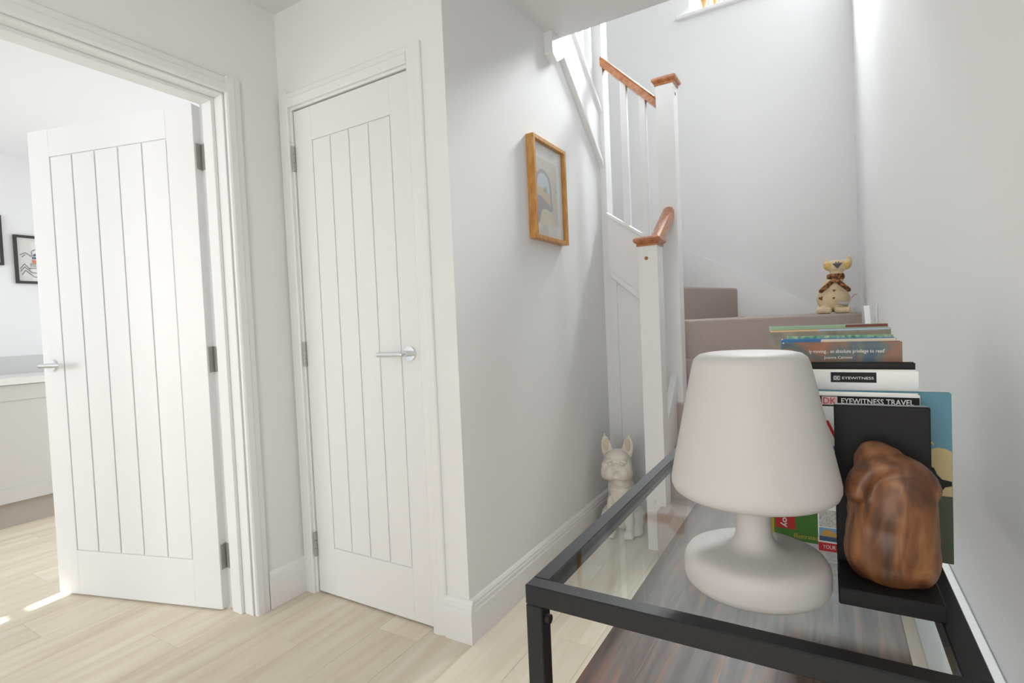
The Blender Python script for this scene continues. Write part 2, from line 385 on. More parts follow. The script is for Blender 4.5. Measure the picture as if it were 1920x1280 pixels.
# ------------------------------------------------------------------ kitchen beyond the left door
KX = -4.84
struct(box('wall_kitchen', KWALL, None, KX-0.1, KX, -2.3, 2.4, 0, ZC))
m = MB(); m.box(KX, -4.4, 2.3, 2.4, 0, ZC); m.box(-2.5, XA2, 2.3, 2.4, 0, ZC); m.box(-4.4, -2.5, 2.3, 2.4, 2.15, ZC); struct(m.build('wall_kitchen_end', KWALL))
# narrow glazed slot beside the window frame lets the low sun in
m2 = MB(); m2.box(KX, -4.25, -2.3, -2.2, 0, ZC); m2.box(-4.25, -2.45, -2.3, -2.2, 2.14, ZC); m2.box(-4.25, -2.45, -2.3, -2.2, 0, 0.55)
m2.box(-2.45, -2.375, -2.3, -2.2, 0, ZC); m2.box(-2.30, XA2, -2.3, -2.2, 0, ZC); m2.box(-2.375, -2.30, -2.3, -2.2, 0, 1.10); m2.box(-2.375, -2.30, -2.3, -2.2, 1.277, ZC); m2.box(-2.375, -2.30, -2.26, -2.24, 1.176, 1.204)
struct(m2.build('wall_kitchen_front', KWALL))
struct(box('ceiling_kitchen', mat('kitchen_ceiling_paint', (238, 239, 240), 0.9), None, KX-0.1, XA2, -2.3, 2.4, ZC, ZC+0.2))
# unseen wall added outside to block the sun, gapped to feed the slot
m = MB(); m.box(-6.5, -2.265, -3.2, -3.05, -0.1, 2.75); m.box(-2.10, 2.5, -3.2, -3.05, -0.1, 2.75); struct(m.build('wall_sun_block', mat('sun_block_render', (190, 186, 178), 0.9)))
# base units along the far kitchen wall
FX = -4.20
units = [(-1.35, -0.45, 'plain light grey base cabinet at the window end of the kitchen run'), (-0.45, 0.45, 'light grey kitchen base cabinet in the middle of the run'), (0.45, 1.75, 'wide light grey base cabinet below the framed drawings'), (1.75, 2.26, 'narrow light grey base cabinet against the kitchen end wall')]
for y0, y1, lab in units:
    c = tag(empty('base_cabinet', (KX+0.3, (y0+y1)/2, 0)), lab, 'cabinet', 'grey base cabinets in the kitchen')
    box('carcass', CAB, c, KX+0.005, FX-0.02, y0+0.001, y1-0.001, 0.15, 0.855)
    box('plinth', PLIN, c, FX-0.06, FX-0.045, y0+0.001, y1-0.001, 0.0, 0.15)
    d = empty('cabinet_door', (FX-(KX+0.3), 0, 0.15)); d.parent = c
    box('panel', CAB, d, FX-0.019, FX-0.008, y0+0.08, y1-0.08, 0.235, 0.765)
    box('top_rail', CAB, d, FX-0.019, FX, y0+0.003, y1-0.003, 0.76, 0.852, 0.001)
    box('bottom_rail', CAB, d, FX-0.019, FX, y0+0.003, y1-0.003, 0.153, 0.24, 0.001)
    box('stile', CAB, d, FX-0.019, FX, y0+0.003, y0+0.085, 0.24, 0.76, 0.001)
    box('stile', CAB, d, FX-0.019, FX, y1-0.085, y1-0.003, 0.24, 0.76, 0.001)
tag(box('worktop', WORK, None, KX+0.001, FX+0.02, -1.36, 2.285, 0.855, 0.895, 0.002), 'white kitchen worktop on the grey base cabinets', 'worktop')
tag(box('upstand', UPST, None, KX+0.0005, KX+0.014, -1.36, 2.285, 0.895, 1.016, 0.001), 'pale grey stone upstand behind the white worktop', 'upstand')

def frame_x(name, x, sx, y0, y1, z0, z1, wd, dp, m_, label, cat, group=None):
    """picture frame on a wall whose normal is sx along x"""
    f = tag(empty(name, (x, (y0+y1)/2, z0)), label, cat, group)
    a, b = sorted((x, x+sx*dp))
    for q in ((y0, y1, z1-wd, z1), (y0, y1, z0, z0+wd), (y0, y0+wd, z0+wd, z1-wd), (y1-wd, y1, z0+wd, z1-wd)):
        box('frame_bar', m_, f, a, b, *q, 0.001)
    a, b = sorted((x+sx*0.002, x+sx*dp*0.5))
    box('mount', WHITEP, f, a, b, y0+wd, y1-wd, z0+wd, z1-wd)
    a, b = sorted((x+sx*(dp*0.5+0.003), x+sx*(dp*0.5+0.005)))
    box('glazing', GLAZE, f, a, b, y0+wd*0.9, y1-wd*0.9, z0+wd*0.9, z1-wd*0.9)
    return f, x+sx*dp*0.5
def art_x(name, parent, x, sx, y0, y1, z0, z1, polys):
    """flat print: layered polygons, unit coordinates, on a plane of constant x"""
    ms = []; mb = MB()
    for i, (pts, m_) in enumerate(polys):
        if m_ not in ms: ms.append(m_)
        xx = x+sx*(0.0004+0.00012*i)
        mb.add([(xx, y0+(y1-y0)*p[0], z0+(z1-z0)*p[1]) for p in pts], [list(range(len(pts)))], ms.index(m_))
    return mb.build(name, ms, parent)
ell = lambda cx, cy, rx, ry, n=20, a0=0, a1=360: [(cx+rx*math.cos(R(a0+(a1-a0)*i/n)), cy+ry*math.sin(R(a0+(a1-a0)*i/n))) for i in range(n+(1 if a1-a0 < 360 else 0))]
def stroke(pts, wd):
    out = []
    for (a, b), (c, d) in zip(pts[:-1], pts[1:]):
        l = math.hypot(c-a, d-b) or 1; nx, ny = -(d-b)/l*wd/2, (c-a)/l*wd/2
        out.append([(a+nx, b+ny), (c+nx, d+ny), (c-nx, d-ny), (a-nx, b-ny)])
    return out
BFR = mat('dark_picture_frame', (52, 47, 45), 0.5)
INK = mat('ink_grey', (92, 92, 94), 0.7); INKB = mat('ink_blue', (58, 76, 112), 0.7); INKO = mat('ink_orange', (214, 120, 66), 0.7); PAPER = mat('drawing_paper', (228, 227, 222), 0.8)
# framed drawing half hidden by the door
y0 = 1.44; z0, z1 = 1.52, 1.857
f, xf = frame_x('picture_frame', KX, 1, y0, y0+0.25, z0, z1, 0.017, 0.022, BFR, 'dark framed ink drawing with blue and orange jar on the kitchen wall', 'picture frame')
P = [([(0, 0), (1, 0), (1, 1), (0, 1)], PAPER)]
for q in ([(0.06, 0.6), (0.2, 0.66), (0.34, 0.58)], [(0.1, 0.55), (0.2, 0.62)], [(0.05, 0.28), (0.16, 0.4), (0.3, 0.27)], [(0.05, 0.22), (0.16, 0.33), (0.34, 0.2)], [(0.08, 0.14), (0.18, 0.25), (0.4, 0.1)], [(0.25, 0.3), (0.55, 0.32), (0.8, 0.3)], [(0.3, 0.36), (0.8, 0.36)], [(0.3, 0.4), (0.8, 0.41)], [(0.35, 0.2), (0.8, 0.18)], [(0.4, 0.1), (0.7, 0.12)], [(0.36, 0.58), (0.36, 0.7), (0.44, 0.74), (0.7, 0.74), (0.78, 0.7), (0.78, 0.58)], [(0.55, 0.76), (0.5, 0.86), (0.62, 0.92), (0.74, 0.86), (0.7, 0.76)]):
    P += [(s_, INK) for s_ in stroke(q, 0.018)]
P += [([(0.36, 0.52), (0.78, 0.52), (0.78, 0.57), (0.36, 0.57)], INKB), ([(0.38, 0.59), (0.48, 0.59), (0.46, 0.65), (0.4, 0.63)], INKB), ([(0.36, 0.42), (0.76, 0.42), (0.78, 0.5), (0.36, 0.5)], INKO)]
art_x('print', f, xf, 1, y0+0.017, y0+0.233, z0+0.017, z1-0.017, P)
y0 = 1.09; z0, z1 = 1.64, 1.98
f, xf = frame_x('picture_frame', KX, 1, y0, y0+0.293, z0, z1, 0.017, 0.022, BFR, 'dark framed picture cut off beside the jar drawing', 'picture frame')
P = [([(0, 0), (1, 0), (1, 1), (0, 1)], PAPER)]+[(s_, INK) for s_ in stroke([(0.2, 0.2), (0.5, 0.7), (0.8, 0.25)], 0.02)]
art_x('print', f, xf, 1, y0+0.017, y0+0.276, z0+0.017, z1-0.017, P)

# ------------------------------------------------------------------ stair window with sill ornaments
wn = struct(empty('window_1', ((WX0+WX1)/2, YE, WZ0)))
g3 = lambda n, *a: MB().box(*a, 0.002).build(n, TRIM, wn)
fy0, fy1 = YE+0.13, YE+0.19
g3('window_frame', WX0, WX1, fy0, fy1, WZ0, WZ0+0.06); g3('window_frame', WX0, WX1, fy0, fy1, WZ1-0.06, WZ1); g3('window_frame', WX0, WX0+0.06, fy0, fy1, WZ0+0.06, WZ1-0.06); g3('window_frame', WX1-0.06, WX1, fy0, fy1, WZ0+0.06, WZ1-0.06); g3('mullion', -0.45, -0.39, fy0, fy1, WZ0+0.06, WZ1-0.06)
MB().box(WX0+0.05, -0.44, fy0+0.02, fy0+0.03, WZ0+0.05, WZ1-0.05).build('pane', GLASS, wn); MB().box(-0.40, WX1-0.05, fy0+0.02, fy0+0.03, WZ0+0.05, WZ1-0.05).build('pane', GLASS, wn)
MB().box(WX0-0.09, WX1+0.09, YE-0.035, fy0, WZ0-0.028, WZ0, 0.004).build('window_sill', TRIM, wn)
AMB = ramp_mat('pale_turned_wood', [(0.3, (190, 140, 88)), (0.6, (214, 170, 118)), (0.8, (226, 188, 140))], 6, (10, 10, 2), 0.45)
for i, (xx, s_, lab) in enumerate(((-0.735, 1.0, 'pale turned wooden ornament on the sill beside the window reveal'), (-0.655, 0.95, 'pale turned wooden ornament between two others on the window sill'), (-0.585, 0.9, 'pale turned wooden ornament on the sill farthest from the window reveal'))):
    o = MB().lathe([(0.014*s_, 0), (0.017*s_, 0.004), (0.014*s_, 0.012), (0.016*s_, 0.03), (0.028*s_, 0.07), (0.034*s_, 0.105), (0.030*s_, 0.14), (0.018*s_, 0.17), (0.012*s_, 0.19), (0.015*s_, 0.2), (0.015*s_, 0.21)], (xx, YE+0.01, WZ0), 24).build('wooden_ornament', AMB, None, True, R(50))
    tag(o, lab, 'ornament', 'turned wooden ornaments on the window sill')

# ================================================================== STAIRCASE
st = tag(empty('staircase', (-0.25, 2.4, 0)), 'white winder staircase with taupe carpet and oak handrail', 'staircase')
RZ = 0.2134
L, Rr = -0.675, 0.165
def step(i, poly, bev=0.016):
    bm_ = MB(); z0, z1 = (i-1)*RZ, i*RZ
    b = bmesh.new(); A = [b.verts.new((x_, y_, z0)) for x_, y_ in poly]; B = [b.verts.new((x_, y_, z1)) for x_, y_ in poly]
    b.faces.new(A); b.faces.new(B); n = len(poly)
    for k_ in range(n): b.faces.new((A[k_], A[(k_+1) % n], B[(k_+1) % n], B[k_]))
    b.edges.ensure_lookup_table(); e = [q for q in b.edges if q.verts[0] in B and q.verts[1] in B and set((q.verts[0], q.verts[1])) == {B[0], B[1]}]
    bmesh.ops.bevel(b, geom=e, offset=bev, segments=4, affect='EDGES', profile=0.5)
    bm_.bm(b); return bm_.build('carpeted_step', CARPET, st, True, R(35))
step(1, [(L, 2.35), (Rr, 2.35), (Rr, 2.75), (L, 2.75)])
step(2, [(L, 2.57), (Rr, 2.57), (Rr, 2.97), (L, 2.97)])
step(3, [(L, 2.78), (Rr, 2.78), (Rr, 3.3), (L, 3.3)])
step(4, [(L, 2.975), (Rr, 3.08), (Rr, 3.7), (L, 3.7)])
step(5, [(-0.67, 3.02), (Rr, 3.42), (Rr, 4.236), (-1.0, 4.236), (-1.0, 3.02)])
step(6, [(-0.965, 2.945), (-0.56, 4.236), (-1.94, 4.236), (-1.94, 2.945)])
step(7, [(-1.13, 2.96), (-1.13, 4.236), (-1.94, 4.236), (-1.94, 2.96)])
# wall strings
sx = 0.025
MB().prism([(2.3, 0), (2.3, 0.16), (3.22, 1.102), (YE, 1.102), (YE, 0.95), (3.3, 0.8), (2.55, 0)], 0, Rr, XD-0.0005).build('wall_string', TRIM, st)
MB().prism([(Rr, 1.095), (-0.011, 1.092), (-0.05, 1.105), (-0.489, 1.372), (-0.94, 1.612), (-1.94, 2.15), (-1.94, 1.0), (Rr, 1.0)], 1, 4.236, YE-0.0005, bev=0.003).build('wall_string', TRIM, st)
# outer string of the lower flight, between the newels
MB().prism([(2.52, 0.0), (2.52, 0.50), (2.82, 0.80), (2.82, 0.0)], 0, -0.707, L, bev=0.003).build('outer_string', TRIM, st)

def newel(x0, x1, y0, y1, zb, zt, cap=True, stop=None):
    """square post with chamfered corners between square blocks"""
    m_ = MB(); c = 0.007
    def ring(z, ch):
        return [(x0+ch, y0, z), (x1-ch, y0, z), (x1, y0+ch, z), (x1, y1-ch, z), (x1-ch, y1, z), (x0+ch, y1, z), (x0, y1-ch, z), (x0, y0+ch, z)]
    lv = [(zb, 0.0008), (zt, 0.0008)] if not stop else [(zb, 0.0008), (stop[0], 0.0008), (stop[0]+0.03, c), (stop[1]-0.03, c), (stop[1], 0.0008), (zt, 0.0008)]
    vs_ = []; fs_ = []
    for z, ch in lv: vs_ += ring(z, ch)
    for k_ in range(len(lv)-1):
        for i in range(8): fs_.append([k_*8+i, k_*8+(i+1) % 8, (k_+1)*8+(i+1) % 8, (k_+1)*8+i])
    fs_ += [list(range(8))[::-1], [(len(lv)-1)*8+i for i in range(8)]]
    m_.add(vs_, fs_); p = m_.build('newel_post', TRIM, st)
    if cap:
        xc, yc, h = (x0+x1)/2, (y0+y1)/2, (x1-x0)/2
        q = MB(); vs_ = []; fs_ = []
        pr = [(h-0.004, -0.002), (h+0.004, -0.002), (h+0.006, 0.004), (h+0.004, 0.010), (h+0.012, 0.015), (h+0.017, 0.022), (h+0.017, 0.031), (h+0.010, 0.037), (h+0.004, 0.041)]
        for a, z in pr: vs_ += [(xc-a, yc-a, zt+z), (xc+a, yc-a, zt+z), (xc+a, yc+a, zt+z), (xc-a, yc+a, zt+z)]
        for k_ in range(len(pr)-1):
            for i in range(4): fs_.append([k_*4+i, k_*4+(i+1) % 4, (k_+1)*4+(i+1) % 4, (k_+1)*4+i])
        fs_ += [[0, 1, 2, 3], [(len(pr)-1)*4+i for i in range(4)]]
        q.add(vs_, fs_); q.build('newel_cap', OAK, p)
    return p
pl_ = newel(-0.743, -0.653, 2.43, 2.52, 0, 1.420, True)
MB().tube((-0.704, 2.4275, 1.362), (-0.704, 2.44, 1.362), 0.0085, 16).build('dowel_peg', OAK, pl_)
pu_ = newel(-0.737, -0.647, 2.81, 2.90, 0.0, 2.285, True, (1.62, 2.05))
MB().tube((-0.66, 2.852, 2.237), (-0.645, 2.852, 2.237), 0.0085, 16).build('dowel_peg', OAK, pu_)
newel(-1.13, -1.04, 2.862, 2.952, 0.0, 3.45, True)
# short oak handrail between the lower newels
HP = [(-0.030, -0.035), (0.030, -0.035), (0.030, 0.004), (0.022, 0.020), (0.008, 0.026), (-0.008, 0.026), (-0.022, 0.020), (-0.030, 0.004)]
def rail(p0, p1, across, name='handrail', sc=1.0, m_=OAK):
    p0 = Vector(p0); p1 = Vector(p1); ac = Vector(across); vs_ = []
    for p in (p0, p1): vs_ += [p+ac*a*sc+Vector((0, 0, b*sc)) for a, b in HP]
    n = len(HP); fs_ = [[i, (i+1) % n, n+(i+1) % n, n+i] for i in range(n)]+[list(range(n))[::-1], list(range(n, 2*n))]
    return MB().add(vs_, fs_).build(name, m_, st)
rail((-0.692, 2.50, 1.425), (-0.692, 2.815, 1.635), (1, 0, 0))
# balustrade on the short cross flight
ya, yb = 2.845, 2.895
rl = lambda x_: 2.235+(-0.757-x_)*1.0           # rail centre height
sl = lambda x_: 1.549+(-0.847-x_)*0.712         # string top
rail((-0.730, 2.87, rl(-0.730)), (-1.045, 2.87, rl(-1.045)), (0, 1, 0))
for xx in (-0.822, -0.926):
    MB().box(xx-0.017, xx+0.017, 2.853, 2.887, sl(xx)-0.02, rl(xx)-0.01, 0.003).build('baluster', TRIM, st)
x0_, x1_ = -1.04, -0.737
MB().prism([(x0_, sl(x0_)), (x1_, sl(x1_)), (x1_, sl(x1_)-0.022), (x0_, sl(x0_)-0.022)], 1, 2.84, 2.90, bev=0.004).build('string_capping', TRIM, st)
mz = lambda x_: 1.352+(-1.021-x_)*0.86
MB().prism([(x0_, sl(x0_)-0.02), (x1_, sl(x1_)-0.02), (x1_, mz(x1_)), (x0_, mz(x0_))], 1, 2.852, 2.892, bev=0.001).build('cross_string', TRIM, st)
MB().prism([(x0_, mz(x0_)+0.006), (x1_, mz(x1_)+0.006), (x1_, mz(x1_)-0.036), (x0_, mz(x0_)-0.036)], 1, 2.846, 2.88, bev=0.005).build('string_moulding', TRIM, st)
MB().prism([(x0_, 0), (x1_, 0), (x1_, mz(x1_)-0.02), (x0_, mz(x0_)-0.02)], 1, 2.868, 2.886).build('spandrel_panel', TRIM, st)
MB().prism([(x0_, 0), (-1.002, 0), (-1.002, mz(-1.002)-0.03), (x0_, mz(x0_)-0.03)], 1, 2.860, 2.870, bev=0.001).build('spandrel_stile', TRIM, st)
MB().prism([(-0.775, 0), (x1_, 0), (x1_, mz(x1_)-0.03), (-0.775, mz(-0.775)-0.03)], 1, 2.860, 2.870, bev=0.001).build('spandrel_stile', TRIM, st)
# string, capping and balusters of the upper flight above the under-stair wall
l2 = lambda y: 2.536-(y-2.537)*0.8305
ye, ys_ = 2.866, 2.30
MB().prism([(ys_, ln(ys_)), (ye, ln(ye)), (ye, l2(ye)), (ys_, l2(ys_))], 0, -1.10, -1.062, bev=0.001).build('upper_string', TRIM, st)
MB().prism([(ys_, l2(ys_)), (ye, l2(ye)), (ye, l2(ye)-0.03), (ys_, l2(ys_)-0.03)], 0, -1.115, -1.048, bev=0.004).build('string_capping', TRIM, st)
MB().prism([(ys_, ln(ys_)+0.004), (ye, ln(ye)+0.004), (ye, ln(ye)-0.042), (ys_, ln(ys_)-0.042)], 0, -1.08, -1.048, bev=0.005).build('string_moulding', TRIM, st)
for yy in (2.44, 2.55, 2.66, 2.765):
    MB().box(-1.10, -1.066, yy-0.017, yy+0.017, l2(yy)-0.02, l2(yy)+0.86, 0.003).build('baluster', TRIM, st)
rail((-1.083, 2.2, l2(2.2)+0.86), (-1.083, 2.87, l2(2.87)+0.86), (1, 0, 0))
# newel drop under the edge of the ceiling
MB().prism([(2.215, ZC+0.02), (2.335, ZC+0.02), (2.335, 2.322), (2.262, 2.276), (2.215, 2.305)], 0, XC-0.01, -1.035, bev=0.002).build('newel_drop', TRIM, st)

# radiator on the right wall behind the table
ra = tag(empty('radiator', (0.14, 0.92, 0.13)), 'white panel radiator on the wall behind the glass table', 'radiator')
ry0, ry1 = 0.52, 1.32
rb = lambda n, *a, bev=0.003: MB().box(*a, bev).build(n, RADW, ra)
rb('front_panel', 0.109, 0.121, ry0, ry1, 0.135, 0.594); rb('back_panel', 0.168, 0.180, ry0, ry1, 0.135, 0.594)
rb('side_cover', 0.111, 0.178, ry0-0.003, ry0+0.012, 0.14, 0.598); rb('side_cover', 0.111, 0.178, ry1-0.012, ry1+0.003, 0.14, 0.598)
rb('top_plate', 0.107, 0.1885, ry0, ry1, 0.594, 0.603, bev=0.002)
rb('bracket', 0.176, XD+0.001, 0.66, 0.70, 0.2, 0.5); rb('bracket', 0.176, XD+0.001, 1.14, 1.18, 0.2, 0.5)

# ================================================================== TABLE
# The console table and what stands on it are scaled down about the camera;
# the near left corner of the table top stands at (-0.292, 0.497, 0.80).
def scale_about_camera(p):
    return (-0.2921+(p[0]+0.343)*0.8516, 0.4973+(p[1]-0.584)*0.8516, 0.80+(p[2]-0.75)*0.8516)
CAM_SCALE = scale_about_camera
TZ = 0.75
tx0, tx1, ty0, ty1 = -0.343, 0.123, 0.584, 1.758; rw = 0.0235; FZ = 0.75-0.80/0.8516
tb = tag(empty('console_table', ((tx0+tx1)/2, (ty0+ty1)/2, FZ)), 'black metal console table with glass top and rustic brown shelf', 'table')
bx = lambda n, m_, *a, bev=0.0015: MB().box(*a, bev).build(n, m_, tb)
bx('top_rail', BLACKM, tx0, tx1, ty0, ty0+rw, TZ-0.026, TZ); bx('top_rail', BLACKM, tx0, tx1, ty1-rw, ty1, TZ-0.026, TZ)
bx('top_rail', BLACKM, tx0, tx0+rw, ty0+rw, ty1-rw, TZ-0.026, TZ); bx('top_rail', BLACKM, tx1-rw, tx1, ty0+rw, ty1-rw, TZ-0.026, TZ)
bx('glass_top', GLASS, tx0+rw-0.002, tx1-rw+0.002, ty0+rw-0.002, ty1-rw+0.002, TZ-0.008, TZ-0.0012, bev=0.001)
for xa in (tx0, tx1-rw):
    for yy in (ty0, ty1-rw):
        lg = bx('leg', BLACKM, xa, xa+rw, yy, yy+rw, FZ+0.008, TZ-0.026)
        MB().lathe([(0.010, 0), (0.011, 0.003), (0.009, 0.009)], (xa+rw/2, yy+rw/2, FZ), 16).build('foot', RUBBER, lg)
for xa, s_ in ((tx0+rw, 1), (tx1-rw, -1)):
    MB().tube((xa, ty0+0.012, TZ-0.045), (xa+s_*0.006, ty0+0.012, TZ-0.045), 0.006, 12).build('bolt', RUBBER, tb)
SZ = 0.563
bx('shelf', SHELF, tx0+0.018, tx1-0.024, ty0+0.004+rw, ty1-0.004-rw, SZ-0.018, SZ, bev=0.001)
bx('shelf_rail', BLACKM, tx0+rw, tx1-rw, ty0, ty0+rw, SZ-0.042, SZ-0.018); bx('shelf_rail', BLACKM, tx0+rw, tx1-rw, ty1-rw, ty1, SZ-0.042, SZ-0.018)
bx('shelf_rail', BLACKM, tx0+0.032, tx0+0.054, ty0+rw, ty1-rw, SZ-0.042, SZ-0.018); bx('shelf_rail', BLACKM, tx1-0.060, tx1-0.038, ty0+rw, ty1-rw, SZ-0.042, SZ-0.018)

# ================================================================== LAMP
lp = tag(empty('table_lamp', (-0.084, 0.719, TZ)), 'white moulded plastic table lamp on the glass table', 'lamp')
LC = (-0.084, 0.719, TZ-0.0012)
MB().lathe([(0.070, 0), (0.079, 0.0005), (0.083, 0.004), (0.0845, 0.010), (0.0845, 0.024), (0.083, 0.031), (0.079, 0.037), (0.072, 0.0405), (0.055, 0.043), (0.040, 0.045), (0.030, 0.048), (0.0245, 0.053), (0.0215, 0.062), (0.0205, 0.075), (0.0205, 0.118)], LC, 72).build('lamp_base', PLASTIC, lp, True, R(60))
MB().lathe([(0.018, 0.116), (0.060, 0.113), (0.080, 0.113), (0.089, 0.115), (0.0945, 0.119), (0.097, 0.125), (0.0972, 0.132), (0.0955, 0.142), (0.0695, 0.268), (0.0675, 0.277), (0.0645, 0.284), (0.059, 0.2885), (0.050, 0.2905), (0.02, 0.2915)], LC, 72).build('lamp_shade', PLASTIC, lp, True, R(60))

# ================================================================== BOOKEND with carved figure
be = tag(empty('bookend', (0.055, 0.75, TZ)), 'black bookend with carved brown wooden figure at the books', 'bookend')
BZ = TZ-0.0012
MB().box(0.006, 0.104, 0.786, 0.802, BZ, 0.967, 0.0015).build('back_plate', BEND, be)
MB().box(0.006, 0.104, 0.703, 0.786, BZ, BZ+0.019, 0.0015).build('base', BEND, be)
m = MB(); fz = BZ+0.017
m.ball((0.060, 0.748, fz+0.046), (0.044, 0.036, 0.050)); m.ball((0.063, 0.749, fz+0.082), (0.043, 0.035, 0.050)); m.ball((0.070, 0.751, fz+0.112), (0.036, 0.032, 0.036))
m.ball((0.060, 0.748, fz+0.022), (0.039, 0.034, 0.026)); m.ball((0.083, 0.749, fz+0.060), (0.023, 0.030, 0.062)); m.ball((0.040, 0.748, fz+0.052), (0.026, 0.030, 0.046))
# rounded shoulder hood rolling over the top, hollow below its front edge
for i in range(13):
    t_ = i/12; a = R(176-160*t_)
    m.ball((0.062+0.034*math.cos(a), 0.741+0.006*t_, fz+0.104+0.036*math.sin(a)), (0.014, 0.024-0.006*t_, 0.013))
m.ball((0.050, 0.756, fz+0.140), (0.026, 0.020, 0.022)); m.ball((0.047, 0.757, fz+0.150), (0.019, 0.016, 0.014)); m.ball((0.060, 0.757, fz+0.147), (0.015, 0.015, 0.011))
# knobbly folds down the left side
m.ball((0.030, 0.752, fz+0.118), (0.012, 0.017, 0.014)); m.ball((0.0265, 0.752, fz+0.099), (0.0105, 0.016, 0.014)); m.ball((0.0265, 0.750, fz+0.082), (0.0105, 0.014, 0.013)); m.ball((0.030, 0.748, fz+0.070), (0.009, 0.012, 0.010))
m.ball((0.037, 0.748, fz+0.036), (0.025, 0.031, 0.036)); m.ball((0.084, 0.748, fz+0.036), (0.023, 0.031, 0.038)); m.ball((0.088, 0.750, fz+0.092), (0.017, 0.028, 0.036))
blend(m, 0.0026, 9, 0.5).build('carved_figure', CARVE, be, True)

# ================================================================== BOOKS
GRP = 'books standing in a row on the glass table'
def book(x0, x1, y0, y1, zt, m_, label, zb=BZ, pages=True, spine='left'):
    b = tag(empty('book', ((x0+x1)/2, (y0+y1)/2, zb)), label, 'book', GRP); c = 0.0018
    box('front_cover', m_, b, x0, x1, y0, y0+c, zb, zt, 0.0005); box('back_cover', m_, b, x0, x1, y1-c, y1, zb, zt, 0.0005)
    if spine == 'left':
        box('spine', m_, b, x0, x0+c, y0+c, y1-c, zb, zt); box('page_block', PAGES, b, x0+c, x1-0.003, y0+c, y1-c, zb+0.002, zt-0.003)
    else:
        box('spine', m_, b, x1-c, x1, y0+c, y1-c, zb, zt); box('page_block', PAGES, b, x0+0.003, x1-c, y0+c, y1-c, zb+0.002, zt-0.003)
    return b
def flat(name, m_, parent, x0, x1, z0, z1, y, i=0): # printed patch on a front cover
    yy = y-0.00015-0.00012*i
    return MB().add([(x0, yy, z0), (x1, yy, z0), (x1, yy, z1), (x0, yy, z1)], [[0, 1, 2, 3]]).build(name, m_, parent)
def flatpoly(name, m_, parent, pts, y, i=0):
    yy = y-0.00015-0.00012*i
    return MB().add([(a, yy, b) for a, b in pts], [list(range(len(pts)))]).build(name, m_, parent)
# travel guide
Y0 = 0.851
b = book(-0.016, 0.102, Y0, 0.870, 0.9725, WHITEP, 'white travel guide with black title band right behind the bookend')
flat('title_band', BLACKP, b, -0.0135, 0.1015, 0.9545, 0.969, Y0)
flat('logo_panel', mat('logo_pink_print', (226, 196, 192), 0.5), b, -0.0075, 0.0110, 0.9565, 0.968, Y0, 1)
text('logo_lettering', 'DK', REDP, b, -0.0058, 0.0095, 0.9622, Y0-0.0006, 0.0088)
text('title_lettering', 'EYEWITNESS TRAVEL', WHITEP, b, 0.0155, 0.0955, 0.9625, Y0-0.0006, 0.0074, bold=0.012)
text('city_initial', 'V', REDP, b, -0.004, 0.020, 0.9205, Y0-0.0005, 0.028)
flat('blue_stripe', mat('blue_print', (58, 96, 150), 0.5), b, -0.013, 0.1, 0.893, 0.899, Y0)
flat('orange_patch', mat('orange_print', (208, 120, 84), 0.5), b, -0.013, 0.1, 0.868, 0.890, Y0)
flat('map_panel', ramp_mat('street_map_print', [(0.35, (150, 146, 144)), (0.5, (206, 203, 200)), (0.65, (176, 172, 170))], 330, (1, 1, 1), 0.5), b, -0.0145, 0.1, 0.784, 0.808, Y0)
flat('photo_panel', mat('sky_blue_print', (104, 164, 204), 0.5), b, -0.0145, 0.1, 0.764, 0.7828, Y0)
flatpoly('photo_building', mat('gold_print', (196, 154, 76), 0.5), b, [(-0.013, 0.771), (0.012, 0.770), (0.012, 0.779), (0.004, 0.777), (-0.002, 0.781), (-0.010, 0.779)], Y0, 1)
flatpoly('photo_water', mat('dark_teal_print', (52, 90, 120), 0.5), b, [(-0.0145, 0.764), (0.03, 0.764), (0.03, 0.770), (-0.0145, 0.7705)], Y0, 2)
flat('red_band', REDP, b, -0.0158, 0.1018, BZ+0.0005, 0.7615, Y0)
text('band_lettering', 'YOUR G', WHITEP, b, -0.0105, 0.0105, 0.7558, Y0-0.0006, 0.0055)
# square picture book
Y0 = 0.873
SKYP = mat('teal_sky_print', (80, 132, 150), 0.45, var=0.08, vscale=6)
b = book(-0.078, 0.137, Y0, 0.886, 0.973, SKYP, 'wide teal and green picture book sticking out beside the bookend')
flatpoly('green_field', GREENP, b, [(-0.0775, BZ+0.0005), (0.1365, BZ+0.0005), (0.1365, 0.838), (0.1, 0.838), (0.05, 0.832), (-0.0775, 0.832)], Y0, 1)
flatpoly('darker_field_end', mat('darker_green', (58, 70, 42), 0.5, var=0.15, vscale=40), b, [(0.06, BZ+0.0005), (0.1365, BZ+0.0005), (0.1365, 0.838), (0.1, 0.838), (0.06, 0.833)], Y0, 2)  # right end of the green field, darker than the rest
flatpoly('sand_hill', mat('sand_print', (184, 166, 118), 0.5, var=0.06, vscale=30), b, [(0.09, 0.82), (0.1365, 0.82), (0.1365, 0.897), (0.130, 0.9005), (0.122, 0.9015), (0.112, 0.898), (0.095, 0.888)], Y0, 0)
flatpoly('yellow_motif', mat('yellow_print', (214, 178, 48), 0.5), b, [(0.1095, 0.897), (0.1105, 0.908), (0.114, 0.910), (0.1175, 0.9075), (0.118, 0.904), (0.1165, 0.906), (0.114, 0.9075), (0.1125, 0.905), (0.1125, 0.898)], Y0, 1)
flatpoly('dark_figure', BLACKP, b, [(0.106, 0.876), (0.112, 0.878), (0.118, 0.874), (0.121, 0.866), (0.126, 0.860), (0.136, 0.858), (0.136, 0.852), (0.129, 0.850), (0.124, 0.842), (0.118, 0.838), (0.106, 0.840)], Y0, 3)
flatpoly('pink_patch', mat('pink_print', (188, 140, 110), 0.5), b, ell(0.114, 0.855, 0.006, 0.007, 14), Y0, 4)
